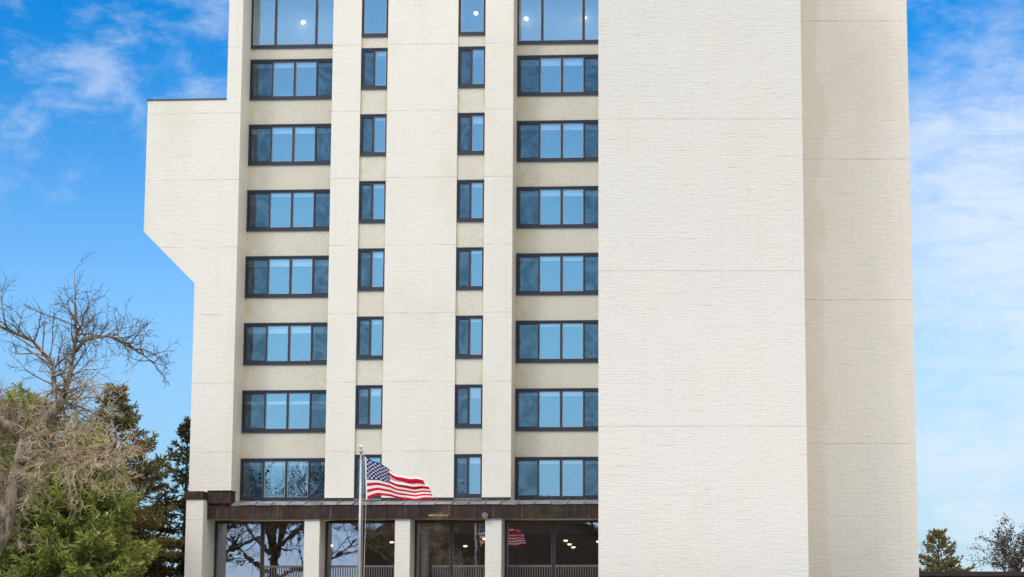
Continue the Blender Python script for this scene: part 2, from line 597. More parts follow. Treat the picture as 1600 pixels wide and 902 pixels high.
# --- rear mass of the tower and its roof
mb = MB()
mb.box(-14.99, 3.0, 2.75, DEEP, z_(5.20), z_(TOP) - 0.3)
mb.build('rear_wall', M['brick'], tower)
mb = MB()
mb.box(-15.37, 3.0, -0.05, DEEP, z_(TOP) + 0.003, z_(TOP) + 0.12)
mb.build('roof', M['coping'], tower)


def local(X, Y, z):
    """world x, y and height above the camera -> tower coordinates"""
    c, s = math.cos(YAW), math.sin(YAW)
    a, b = X, Y - YF
    return (a * c - b * s, a * s + b * c, z - ZB)


# --- the blank projecting stair tower and the wall set back behind it, square to the street
def square_block(name, x0, x1, y0, y1, mat, top):
    mb = MB()
    mb.box(0, x1 - x0, 0, y1 - y0, z_(1.6), z_(top))
    return mb.build(name, mat, tower, local(x0, y0, ZB), YAW)


stair = square_block('stair_tower', 0.0, 7.405, 80.83, 96.0, M['brick_slab'], TOP + 0.4)
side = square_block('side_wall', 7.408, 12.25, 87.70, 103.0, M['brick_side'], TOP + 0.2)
for par, w, d, top in ((stair, 7.405, 15.1, TOP + 0.4), (side, 4.84, 15.2, TOP + 0.2)):
    mb = MB()
    mb.box(-0.03, w + 0.03, -0.03, d, z_(top) + 0.003, z_(top) + 0.09)
    mb.build('coping', M['coping'], par)


# --- windows
rng = random.Random(11)


def window(x0, x1, y, z0, z1, panes, screens, blind, slats=False):
    """panes: list of (a, b) across the opening; the frame is the part, glass, screens and blind its sub-parts"""
    sill, head, jamb = 0.125, 0.085, 0.06
    fr = MB()
    yb = y + 0.12
    fr.box(x0, x0 + jamb, y, yb, z0, z1)
    fr.box(x1 - jamb, x1, y, yb, z0, z1)
    fr.box(x0 + jamb, x1 - jamb, y, yb, z1 - head, z1)
    fr.box(x0 + jamb, x1 - jamb, y, yb, z0, z0 + sill)
    fr.box(x0 + 0.004, x1 - 0.004, y - 0.035, y - 0.002, z0 - 0.035, z0 + 0.045)     # sill nosing
    fr.box(x0 + 0.004, x1 - 0.004, y - 0.030, y - 0.002, z1 - 0.02, z1 + 0.035)      # sealant and head drip
    for (a, b), (c, d) in zip(panes, panes[1:]):
        fr.box(x0 + b, x0 + c, y + 0.004, yb, z0 + sill, z1 - head)
    w = fr.build('window', M['frame'], tower)
    for i, (a, b) in enumerate(panes):
        g = MB()
        gy = y + 0.055 + (0.03 if screens[i] else 0.0)
        ti = rng.uniform(-0.003, 0.003)      # panes never hang perfectly plumb
        g.quad((x0 + a, gy, z0 + sill), (x0 + b, gy + ti * 0.6, z0 + sill), (x0 + b, gy + ti * 0.6 + ti, z1 - head), (x0 + a, gy + ti, z1 - head))
        g.build('pane', M['glass'], w)
        if screens[i]:
            s = MB()
            s.box(x0 + a, x0 + a + 0.035, y + 0.02, y + 0.04, z0 + sill, z1 - head, 1)
            s.box(x0 + b - 0.035, x0 + b, y + 0.02, y + 0.04, z0 + sill, z1 - head, 1)
            s.box(x0 + a + 0.035, x0 + b - 0.035, y + 0.02, y + 0.04, z1 - head - 0.035, z1 - head, 1)
            s.box(x0 + a + 0.035, x0 + b - 0.035, y + 0.02, y + 0.04, z0 + sill, z0 + sill + 0.035, 1)
            s.quad((x0 + a, y + 0.03, z0 + sill), (x0 + b, y + 0.03, z0 + sill), (x0 + b, y + 0.03, z1 - head), (x0 + a, y + 0.03, z1 - head))
            s.build('insect_screen', [M['screen'], M['frame']], w)
        else:
            s = MB()
            e_, za, zb_ = 0.024, z0 + sill, z1 - head
            s.box(x0 + a, x0 + a + e_, y + 0.025, y + 0.05, za, zb_)
            s.box(x0 + b - e_, x0 + b, y + 0.025, y + 0.05, za, zb_)
            s.box(x0 + a + e_, x0 + b - e_, y + 0.025, y + 0.05, zb_ - e_, zb_)
            s.box(x0 + a + e_, x0 + b - e_, y + 0.025, y + 0.05, za, za + e_)
            s.build('sash', M['sash'], w)
    if blind:
        bt, bb = blind
        b = MB()
        a0, a1 = x0 + panes[0][0], x0 + panes[-1][1]
        if slats:
            k = z1 - head - bt
            while k > z1 - head - bb:
                b.quad((a0, y + 0.17, k), (a1, y + 0.17, k), (a1, y + 0.20, k - 0.045), (a0, y + 0.20, k - 0.045))
                k -= 0.055
        else:
            b.box(a0, a1, y + 0.17, y + 0.20, z1 - head - bb, z1 - head - bt)
        b.build('blind', M['blind'], w)
    return w


WIDE = [(0.075, 0.955), (0.985, 1.845), (1.935, 2.795), (2.825, 3.705)]
NARROW = [(0.085, 0.545), (0.60, 1.055)]
HT = 1.68
Y_WIDE, Y_NAR = 1.63, 0.06
blind_of = {('WL', 7): (0.32, 0.45), ('NR', 7): (0.0, 0.42)}
for bay, x0, x1, y, lay, scr in (('WL', -14.78, -10.99, Y_WIDE, WIDE, (1, 0, 0, 1)), ('NL', -9.81, -8.70, Y_NAR, NARROW, (1, 0)),
                                 ('NR', -5.79, -4.66, Y_NAR, NARROW, (1, 0)), ('WR', -3.50, 0.25, Y_WIDE, WIDE, (1, 0, 0, 1))):
    wd = x1 - x0
    lay2 = [(a * wd / (3.78 if len(lay) == 4 else 1.13), b * wd / (3.78 if len(lay) == 4 else 1.13)) for a, b in lay]
    for row in range(2, 9):
        zb = z_(6.0 + 2.8 * (8 - row))
        bl = blind_of.get((bay, row), (0.0, rng.choice((0.12, 0.15, 0.17, 0.20, 0.25, 0.30))))
        window(x0 + 0.003, x1 - 0.003, y, zb, zb + HT, lay2, scr, bl, (bay, row) == ('NR', 7))
    # top floor: tall fixed lights
    zb = z_(25.02)
    if len(lay) == 4:
        t3 = [(0.08, 1.0), (1.09, 2.73), (2.82, 3.70)]
        window(x0 + 0.003, x1 - 0.003, y, zb, zb + 2.3, t3, (0, 0, 0), None)
    else:
        window(x0 + 0.003, x1 - 0.003, y, zb, zb + 2.3, [(0.10, wd - 0.10)], (0,), None)
    # stucco spandrels above and below each window
    zs = [(5.90, 6.0)] + [(7.68 + 2.8 * (8 - r), 8.8 + 2.8 * (8 - r)) for r in range(8, 2, -1)] + [(24.48, 25.02), (27.32, TOP)]
    for a, b in zs:
        mb = MB()
        mb.box(x0 + 0.002, x1 - 0.002, y + 0.03, y + 0.40, z_(a) + 0.002, z_(b) - 0.002)
        mb.build('spandrel', M['stucco'], tower)
    # rooms behind
    yb = y + 0.42
    ye = yb + (0.68 if len(lay) == 4 else 2.1)
    mb = MB()
    mb.quad((x0, ye, z_(5.5)), (x1, ye, z_(5.5)), (x1, ye, z_(24.7)), (x0, ye, z_(24.7)))
    mb.build('room_wall', M['room'], tower)
    # top floor room: ceiling with its lamps
    ye = 8.5
    mb = MB()
    mb.box(x0 - 0.4, x1 + 0.4, yb, ye, z_(27.40), z_(27.45))
    mb.build('room_ceiling', M['room_top'], tower)

# the rear mass is opened on the top floor for the lounge: its lamps hang in front of the rear wall
for x, y in ((-12.75, 2.55), (-5.25, 1.6), (-3.22, 2.55), (-0.75, 2.55)):
    mb = MB()
    mb.lathe([(0.02, 0.10), (0.085, 0.07), (0.10, 0.03), (0.09, -0.02), (0.05, -0.06), (0.01, -0.07)], 0, 0, 16)
    mb.build('ceiling_lamp', M['lamp'], tower, (x, y, z_(26.35)), smooth=True)

# --- copper canopy
cp = MB()
xs = [-15.60 + i * 0.655 for i in range(25)]
xs[-1] = 0.1
FZ0, FZ1, FD = 5.13, 5.63, -0.80
for i, (a, b) in enumerate(zip(xs, xs[1:])):
    o_ = 0.006 * (i % 2)
    cp.box(a + 0.004, b - 0.004, FD + o_, FD + 0.06, z_(FZ0), z_(FZ1))
    cp.box(b - 0.020, b + 0.020, FD - 0.022, FD - 0.001, z_(FZ0), z_(FZ1) + 0.01, 1)
cp.box(-15.60, 0.1, FD - 0.028, FD + 0.02, z_(FZ0) - 0.03, z_(FZ0) - 0.003)
cp.box(-15.60, -15.54, FD + 0.065, 0.6, z_(FZ0), z_(FZ1))
canopy = cp.build('canopy', [M['copper'], M['frame']], tower)
rf = MB()
for i, (a, b) in enumerate(zip(xs, xs[1:])):
    j = 0.010 * ((i * 7) % 3 - 1)
    rf.quad((a, FD - 0.05, z_(FZ1) + 0.02 + j), (b, FD - 0.05, z_(FZ1) + 0.02 + j * 0.4), (b, -0.002, z_(5.86)), (a, -0.002, z_(5.86)))
    rf.tube([(b, FD - 0.05, z_(FZ1) + 0.045), (b, -0.03, z_(5.885))], [0.022, 0.022], 5)
rf.build('canopy_roof', M['roofmetal'], canopy)
for x0, x1 in ((-15.0, -14.78), (-10.99, -9.81), (-8.70, -5.79), (-4.66, -3.50)):
    fl = MB()
    fl.box(x0, x1, -0.025, -0.003, z_(5.86), z_(5.98))
    fl.build('flashing', M['bronze'], canopy)
sf = MB()
sf.box(-15.53, 0.1, FD + 0.07, 0.60, z_(FZ0) - 0.004, z_(FZ0) + 0.05)
sf.build('soffit', M['soffit'], canopy)
# upstand at the left end of the canopy
up = MB()
up.box(-15.52, -14.60, -0.92, 0.0 - 0.004, z_(5.72), z_(6.20))
up.box(-15.52, -14.55, -0.96, 0.0 - 0.004, z_(6.203), z_(6.235))
up.build('upstand', M['copper'], canopy)

# --- ground floor: end pier, pillars, glazing
mb = MB()
mb.box(-16.22, -15.54, -1.5, 0.9, z_(1.6), z_(5.84))
pier = mb.build('end_pier', M['brick'], tower)
mb = MB()
mb.box(-16.27, -15.525, -1.55, -0.01, z_(5.843), z_(5.90))
mb.box(-16.24, -15.55, -1.52, -0.01, z_(5.903), z_(6.17))
mb.build('coping', M['copper'], pier)
for x0, x1 in ((-11.64, -11.03), (-8.02, -7.42), (-4.43, -3.79)):
    mb = MB()
    mb.box(x0, x1, -0.72, 0.9, z_(1.6), z_(5.10))
    mb.build('pillar', M['brick'], tower)
GY = 0.66
bays = ((-15.53, -11.64, -13.59, 0), (-11.03, -8.02, -9.54, 1), (-7.42, -4.43, -5.93, 1), (-3.79, 0.30, -1.84, 1))
for x0, x1, xm, both in bays:
    fr = MB()
    zt, zb = z_(5.09), z_(1.75)
    fr.box(x0 + 0.003, x0 + 0.085, GY - 0.06, GY + 0.08, zb, zt)
    fr.box(x1 - 0.085, x1 - 0.003, GY - 0.06, GY + 0.08, zb, zt)
    fr.box(x0 + 0.085, x1 - 0.085, GY - 0.06, GY + 0.08, zt - 0.07, zt)
    fr.box(xm - 0.06, xm + 0.06, GY - 0.06, GY + 0.08, zb, zt - 0.07)
    w = fr.build('shop_window', M['bronze'], tower)
    for a, b in ((x0 + 0.085, xm - 0.06), (xm + 0.06, x1 - 0.085)):
        g = MB()
        ti = rng.uniform(-0.006, 0.006)
        g.quad((a, GY, zb), (b, GY + ti, zb), (b, GY + ti, zt - 0.07), (a, GY, zt - 0.07))
        g.build('pane', M['lobby_glass'], w)
        g = MB()
        g.box(a, b, GY - 0.02, GY - 0.005, zt - 0.095, zt - 0.072)
        g.box(a, a + 0.025, GY - 0.02, GY - 0.005, zb, zt - 0.095)
        g.box(b - 0.025, b, GY - 0.02, GY - 0.005, zb, zt - 0.095)
        g.build('glazing_bead', M['rail'], w)
    # guard rail in the lower part of the opening
    for a, b in ((x0 + 0.09, xm - 0.065), (xm + 0.065, x1 - 0.09)):
        if not both and a < xm - 0.5: continue
        if x0 == -7.42 and a < xm - 0.5: a += 0.62
        r = MB()
        r.box(a, b, GY - 0.055, GY - 0.022, z_(3.24), z_(3.32))
        r.box(a, b, GY - 0.055, GY - 0.022, z_(2.25), z_(2.31))
        k = a + 0.03
        while k < b:
            r.box(k, k + 0.032, GY - 0.050, GY - 0.026, z_(2.31), z_(3.24))
            k += 0.098
        r.build('guard_rail', M['rail'], w)
# lobby behind the glass
lb_ = MB()
lb_.box(-15.5, 2.5, 15.2, 15.4, z_(1.75), z_(5.05))
lb_.box(-15.5, -15.4, 0.9, 15.2, z_(1.75), z_(5.05))
lb_.box(-7.6, -6.2, 6.0, 6.4, z_(1.75), z_(5.05))
lb_.box(-12.2, -10.6, 9.0, 9.4, z_(1.75), z_(5.05))
lb_.box(-4.2, -3.9, 4.0, 12.0, z_(1.75), z_(5.05))
lb_.build('lobby_wall', M['lobby_wall'], tower)
lc = MB()
lc.box(-15.5, 2.5, 0.75, 15.4, z_(5.06), z_(5.12))
lc.box(-15.5, 2.5, 2.4, 15.2, z_(4.66), z_(5.057))
lc.build('lobby_ceiling', M['lobby_ceiling'], tower)
ic = MB()
ic.lathe([(0.17, z_(1.75)), (0.17, z_(4.62)), (0.21, z_(4.66)), (0.21, z_(4.74)), (0.25, z_(4.78)), (0.25, z_(4.88))], -7.08, 1.15, 20)
ic.build('lobby_column', M['blind'], tower, smooth=False)
lf = MB()
lf.box(-15.5, 2.5, 0.75, 15.4, z_(1.62), z_(1.74))
lf.build('lobby_floor', M['room'], tower)
for x, y, z in ((-7.42, 9, 4.655), (-8.0, 13, 4.655), (-6.85, 13, 4.655), (-5.2, 6, 4.655), (-1.9, 8, 4.655), (-1.99, 11.5, 4.655), (-2.03, 14.5, 4.655), (-0.55, 9, 4.655), (-12.75, 12, 4.655), (-9.61, 9, 4.655)):
    mb = MB()
    mb.lathe([(0.09, 0.0), (0.095, -0.03), (0.085, -0.055), (0.04, -0.07)], 0, 0, 14)
    mb.build('ceiling_lamp', M['lamp_warm'], tower, (x, y, z_(z)), smooth=True)


# ================================================================== small fittings on the canopy
def tw(x, y, z):
    """tower coordinates -> world"""
    return Matrix.Translation(tower.location) @ Matrix.Rotation(-YAW, 4, 'Z') @ Vector((x, y, z))


p = tw(-4.42, -0.83, z_(5.24))
fl_t = thing('floodlight', 'small round grey floodlight under the copper canopy edge above a white pillar', 'lamp', p, -YAW)
mb = MB()
mb.tube([(0, 0.03, 0.0), (0, -0.06, -0.02), (0, -0.15, -0.05)], [0.05, 0.10, 0.13], 16)
mb.build('housing', M['lampgrey'], fl_t, smooth=True)
mb = MB()
mb.tube([(0, -0.151, -0.0503), (0, -0.165, -0.055)], [0.118, 0.115], 16)
mb.build('lens', M['steel'], fl_t)

p = tw(-6.28, -0.86, z_(5.20))  # straw and ledge invented to stand for a blurred tan mark
br_t = thing('tan_patch', 'blurred tan patch on the copper canopy, drawn as straw on a thin ledge', 'patch', p, -YAW)
mb = MB()
mb.box(-0.38, 0.36, -0.05, 0.03, 0.0, 0.035)
mb.build('ledge', M['gold'], br_t)
mb = MB()
r2 = random.Random(5)
for i in range(130):
    x = r2.gauss(0.05, 0.16)
    a = Vector((x, r2.uniform(-0.09, 0.0), r2.uniform(-0.05, 0.08)))
    d = Vector((r2.gauss(0, 0.5), r2.gauss(0, 0.2), r2.gauss(-0.35, 0.4))).normalized() * r2.uniform(0.08, 0.24)
    mb.tube([a, a + d * 0.5 + Vector((0, 0, 0.02)), a + d], [0.006, 0.005, 0.003], 3)
mb.build('straw', M['patch'], br_t)


# ================================================================== flagpole and flag
PX, PY = -7.82, 75.0
pole = thing('flagpole', 'slim silver flagpole with a pale gold ball in front of the copper canopy', 'flagpole', (PX, PY, gz(PY)))
zt = 1.6 + 6.40 - gz(PY)
mb = MB()
mb.tube([(0, 0, 0), (0, 0, zt * 0.5), (0.0, 0, zt)], [0.055, 0.048, 0.032], 20)
mb.build('shaft', M['steel'], pole, smooth=True)
mb = MB()
mb.lathe([(0.16, 0.0), (0.16, 0.05), (0.11, 0.09), (0.075, 0.16)], 0, 0, 20)
mb.build('base_collar', M['steel'], pole)
mb = MB()
mb.lathe([(0.045, zt), (0.075, zt + 0.01), (0.075, zt + 0.045), (0.02, zt + 0.06), (0.016, zt + 0.12), (0.03, zt + 0.125)], 0, 0, 16)
mb.build('truck', M['steel'], pole)
mb = MB()
prof = [(max(0.003, 0.068 * math.sin(math.pi * k / 10)), zt + 0.19 - 0.068 * math.cos(math.pi * k / 10)) for k in range(11)]
mb.lathe(prof, 0, 0, 18)
mb.build('finial_ball', M['gold'], pole, smooth=True)
mb = MB()
mb.tube([(0.075, 0, zt + 0.02), (0.13, -0.01, zt - 0.25), (0.185, -0.01, zt - 1.0), (0.19, -0.01, zt - 1.62), (0.15, -0.01, 1.3), (0.075, 0, 1.15)], [0.008] * 6, 5)
mb.tube([(0.075, 0.02, zt + 0.02), (0.085, 0.02, zt - 1.5), (0.075, 0.02, 1.15)], [0.007] * 3, 5)
mb.box(0.055, 0.10, -0.02, 0.02, 1.1, 1.24)
mb.build('halyard', M['rope'], pole)


def flag():
    def cloth(name, colour):
        m, t, out = new_mat(name)
        oc = t.n('ShaderNodeTexCoord').outputs['Object']
        d = t.n('ShaderNodeBsdfDiffuse')
        w = t.noise(oc, 60, 2, 0.5)
        t.put(d.inputs[0], t.mix(w, tuple(c * 0.9 for c in colour), colour))
        tl = t.n('ShaderNodeBsdfTranslucent')
        t.put(tl.inputs[0], colour)
        mx = t.n('ShaderNodeMixShader')
        mx.inputs[0].default_value = 0.25
        t.t.links.new(d.outputs[0], mx.inputs[1])
        t.t.links.new(tl.outputs[0], mx.inputs[2])
        t.t.links.new(mx.outputs[0], out.inputs[0])
        return m
    red = cloth('red flag cloth', (0.60, 0.012, 0.045))
    white = cloth('white flag cloth', (0.82, 0.81, 0.80))
    blue = cloth('blue flag cloth', (0.018, 0.028, 0.17))

    # edges of the flying flag in metres (x out along the wind, z above the hoist's foot); hoist 1.39 m
    def interp(tab, u):
        for (a, va), (b, vb) in zip(tab, tab[1:]):
            if u <= b:
                k = (u - a) / (b - a)
                k = k * k * (3 - 2 * k) * 0.5 + k * 0.5
                return va + (vb - va) * k
        return tab[-1][1]
    topz = [(0, 1.39), (0.18, 1.22), (0.38, 1.02), (0.55, 0.83), (0.72, 0.75), (0.86, 0.77), (1, 0.70)]
    botz = [(0, 0.00), (0.18, 0.14), (0.38, 0.10), (0.58, 0.00), (0.78, -0.04), (0.9, 0.02), (1, 0.02)]
    topx = [(0, -0.06), (0.4, 0.70), (0.75, 1.35), (1, 1.72)]
    botx = [(0, 0.0), (0.4, 0.78), (0.75, 1.55), (1, 2.14)]

    def pt(u, v):          # v: 0 foot, 1 head
        zt_, zb_ = interp(topz, u), interp(botz, u)
        xt_, xb_ = interp(topx, u), interp(botx, u)
        # the head of the fly folds over: cloth gathers between v .55 and 1
        g = min(1.0, max(0.0, (u - 0.3) / 0.4))
        fold = 0.085 * g * math.sin((v - 0.52) * 2 * math.pi / 0.30) * (1 if v > 0.52 else 0) * (1.0 - 0.3 * u)
        zz_ = zb_ + (zt_ - zb_) * v + fold
        bulge = 0.10 * math.sin(math.pi * v) * (u ** 3)
        xx_ = xb_ + (xt_ - xb_) * v + bulge
        yy_ = (0.15 * math.sin(u * 7.4 + v * 1.9) * min(1, u * 2.5) + 0.07 * math.sin(u * 13 - v * 4.5) * u
               - 0.12 * g * math.cos((v - 0.52) * 2 * math.pi / 0.30) * (1 if v > 0.52 else 0))
        return Vector((xx_, yy_, zz_))
    NU, NV = 75, 52
    me = bpy.data.meshes.new('flag')
    vs = [pt(i / NU, j / NV) for j in range(NV + 1) for i in range(NU + 1)]
    fs, mi = [], []
    for j in range(NV):
        for i in range(NU):
            a = j * (NU + 1) + i
            fs.append((a, a + 1, a + NU + 2, a + NU + 1))
            s = j // 4
            mi.append(2 if (i < 30 and s >= 6) else (0 if s % 2 == 0 else 1))
    me.from_pydata(vs, [], fs)
    for m in (red, white, blue): me.materials.append(m)
    me.polygons.foreach_set('material_index', mi)
    me.polygons.foreach_set('use_smooth', [True] * len(fs))
    f = bpy.data.objects.new('flag', me)
    col.objects.link(f)
    f.location = (PX + 0.235, PY - 0.02, 1.6 + 4.86)
    tag(f, 'American flag with stars and red and white stripes flying from the silver pole', 'flag')
    # fifty stars sewn on both faces
    st = MB()
    for r in range(9):
        n = 6 if r % 2 == 0 else 5
        for k in range(n):
            cu = 0.4 * ((k + 0.5) / 6 if n == 6 else (k + 1) / 6)
            cv = 6 / 13 + (7 / 13) * (r + 1) / 10
            for side_ in (-1, 1):
                ps = []
                for q in range(10):
                    an = math.pi / 2 + q * math.pi / 5
                    rr = (0.050 if q % 2 == 0 else 0.023)
                    u, v = cu + rr * math.cos(an) / 2.25, cv + rr * math.sin(an) / 1.39
                    p0 = pt(u, v)
                    nn_ = (pt(u + 0.004, v) - p0).cross(pt(u, v + 0.004) - p0).normalized()
                    ps.append(p0 + nn_ * 0.006 * side_)
                st.quad(*ps)
    st.build('stars', white, f)
    hd = MB()
    pts = [pt(-0.0, k / 10) + Vector((-0.012, 0, 0)) for k in range(11)]
    for p0, p1 in zip(pts, pts[1:]):
        hd.quad(p0 + Vector((-0.035, 0.002, 0)), p0 + Vector((0.016, 0.002, 0)), p1 + Vector((0.016, 0.002, 0)), p1 + Vector((-0.035, 0.002, 0)))
    hd.build('hoist_band', white, f)


flag()


# ================================================================== trees
def branch_path(p, d, length, n, rnd, wig, lift):
    pts = [p.copy()]
    d = d.normalized()
    for i in range(n):
        d = (d + Vector((rnd.gauss(0, wig), rnd.gauss(0, wig), rnd.gauss(0, wig) + lift))).normalized()
        p = p + d * (length / n)
        pts.append(p)
    return pts, d


def grow(mb_thick, mb_thin, p, d, length, rad, level, maxl, rnd, wig=0.16, lift=0.02, kids=(5, 8), spread=0.75, ratio=0.62, thin=0.018, minr=0.0062):
    n = 6 if level < 2 else 4
    pts, de = branch_path(p, d, length, n, rnd, wig, lift)
    rads = [rad * (1 - 0.72 * i / n) for i in range(n + 1)]
    (mb_thick if rad > thin else mb_thin).tube(pts, rads, 7 if rad > 0.05 else (5 if rad > thin else 3), cap=False)
    if level >= maxl: return
    k = rnd.randint(*kids)
    for i in range(k):
        t_ = 0.22 + 0.78 * (i + rnd.random()) / k
        j = min(n - 1, int(t_ * n))
        f_ = t_ * n - j
        q = pts[j].lerp(pts[j + 1], min(1, f_))
        ax = (pts[j + 1] - pts[j]).normalized()
        sd_ = ax.orthogonal().normalized()
        sd_.rotate(Matrix.Rotation(rnd.uniform(0, 2 * math.pi), 3, ax))
        nd = (ax * rnd.uniform(0.45, 1.0) + sd_ * rnd.uniform(0.5, 1.0) * spread / 0.75)
        rr = rads[j] * rnd.uniform(0.42, 0.62)
        grow(mb_thick, mb_thin, q, nd, length * ratio * rnd.uniform(0.65, 1.15) * (1.15 - 0.4 * t_), max(rr, minr), level + 1, maxl, rnd, wig, lift, kids, spread, ratio, thin, minr)


# --- the old bare tree in front on the left, its main limbs as the photograph shows them
BY = 57.0


def bare_tree():
    rnd = random.Random(21)
    base = Vector((-15.75, BY, gz(BY)))
    root = thing('bare_tree', 'gnarled leafless old tree with bent trunk and tan twigs at left edge', 'tree', base)
    thick, thin, tan = MB(), MB(), MB()

    def P(X, z, dy=0.0): return Vector((X - base.x, dy, z + 1.6 - base.z))
    trunk = [P(-15.75, -0.3 + gz(BY) - 1.6 + 0.3), P(-15.45, 1.6), P(-14.85, 2.9), P(-14.60, 4.2, 0.1), P(-14.38, 5.2, 0.15)]
    thick.tube(trunk, [0.34, 0.26, 0.215, 0.19, 0.175], 12)
    limb_r = [trunk[-1], P(-14.1, 5.55, 0.1), P(-13.65, 5.95, 0.0), P(-13.45, 6.25, -0.1)]
    thick.tube(limb_r, [0.155, 0.135, 0.115, 0.095], 10)
    lead = [limb_r[-1], P(-13.28, 6.8, -0.1), P(-13.25, 7.35, 0.0), P(-13.2, 7.85, 0.1), P(-13.25, 8.3, 0.2)]
    thick.tube(lead, [0.08, 0.065, 0.055, 0.036, 0.012], 9)
    arm = [P(-13.26, 7.3, -0.05), P(-12.9, 7.7, -0.2), P(-12.3, 7.78, -0.3), P(-12.0, 7.62, -0.2), P(-11.5, 7.35, 0.0), P(-11.15, 7.05, 0.1)]
    thick.tube(arm, [0.05, 0.045, 0.038, 0.030, 0.018, 0.008], 7)
    crook = [limb_r[-1], P(-13.75, 6.6, 0.2), P(-13.8, 7.1, 0.3), P(-14.4, 7.75, 0.5), P(-15.2, 8.1, 0.5), P(-16.2, 8.3, 0.4)]
    thick.tube(crook, [0.075, 0.06, 0.05, 0.042, 0.034, 0.012], 7)
    limb_l = [trunk[-1], P(-14.8, 5.55, 0.2), P(-15.5, 5.9, 0.3), P(-16.6, 6.3, 0.3), P(-17.9, 7.1, 0.1), P(-19.2, 8.3, 0.0), P(-20.3, 9.6, 0.0)]
    thick.tube(limb_l, [0.15, 0.14, 0.125, 0.11, 0.09, 0.06, 0.02], 9)
    limb_b = [P(-14.7, 3.9, 0.1), P(-15.6, 4.9, 1.0), P(-17.0, 6.0, 1.8), P(-18.4, 7.6, 2.2), P(-19.0, 9.6, 2.4)]
    thick.tube(limb_b, [0.15, 0.13, 0.11, 0.08, 0.03], 8)
    low = [P(-14.55, 4.6, 0.0), P(-13.7, 4.9, -0.3), P(-12.9, 4.85, -0.5), P(-12.0, 4.55, -0.5)]
    thick.tube(low, [0.075, 0.06, 0.045, 0.015], 7)

    def sprout(path, r0, count, L, maxl, dest, kids, up, wig=0.16, lift=0.02, lo=0.15, side=0.9):
        for i in range(count):
            t_ = lo + (1 - lo) * (i + rnd.random()) / count
            j = min(len(path) - 2, int(t_ * (len(path) - 1)))
            q = path[j].lerp(path[j + 1], t_ * (len(path) - 1) - j)
            ax = (path[j + 1] - path[j]).normalized()
            d = ax * 0.7 + Vector((rnd.gauss(0, side), rnd.gauss(0, side), rnd.gauss(up, 0.55)))
            if dest is tan and path is not low: d.y = abs(d.y) + 0.35
            grow(thick, dest, q, d, L * rnd.uniform(0.6, 1.2), r0 * rnd.uniform(0.7, 1.1), 0, maxl, rnd, wig, lift, kids, 0.75, 0.58, 0.020, 0.0095 if dest is tan else 0.0065)
    # dark fine crown against the sky
    sprout(lead, 0.026, 22, 1.25, 2, thin, (4, 5), 0.40)
    sprout(arm, 0.022, 24, 0.80, 2, thin, (4, 5), 0.35)
    sprout(crook, 0.026, 26, 1.2, 2, thin, (3, 5), 0.5)
    sprout(limb_l, 0.036, 34, 1.6, 2, thin, (5, 7), 0.6, lo=0.3)
    sprout(limb_b, 0.036, 24, 1.6, 2, thin, (5, 7), 0.6, lo=0.3)
    # tangled lower twigs, drooping; sunlit tone painted into their tan colour
    sprout(low, 0.034, 36, 1.25, 2, tan, (5, 7), -0.10, 0.26, -0.03)
    sprout(limb_r, 0.034, 32, 1.35, 2, tan, (5, 7), 0.0, 0.26, -0.03)
    sprout(trunk, 0.034, 20, 1.20, 2, tan, (5, 7), 0.0, 0.26, -0.03, lo=0.45)
    sprout(limb_l[:4], 0.034, 26, 1.25, 2, tan, (5, 7), 0.0, 0.26, -0.03)
    thick.build('trunk', M['bark'], root, smooth=True)
    thin.build('crown', M['twig_dark'], root)
    tan.build('twigs', M['twig_sunlit'], root)


bare_tree()


def needles(mb, p, d, n, ln, wd, rnd, spread):
    """a tuft of needle-thin faces round direction d"""
    for _ in range(n):
        q = (d + Vector((rnd.gauss(0, spread), rnd.gauss(0, spread), rnd.gauss(0, spread)))).normalized()
        s = q.cross(Vector((rnd.gauss(0, 1), rnd.gauss(0, 1), rnd.gauss(0, 1))))
        if s.length < 1e-4: continue
        s = s.normalized() * wd * rnd.uniform(0.7, 1.3)
        L = ln * rnd.uniform(0.6, 1.25)
        a = p + Vector((rnd.gauss(0, 0.03), rnd.gauss(0, 0.03), rnd.gauss(0, 0.03)))
        mb.quad(a - s * 0.6, a + s * 0.6, a + q * L * 0.6 + s, a + q * L, a + q * L * 0.6 - s)


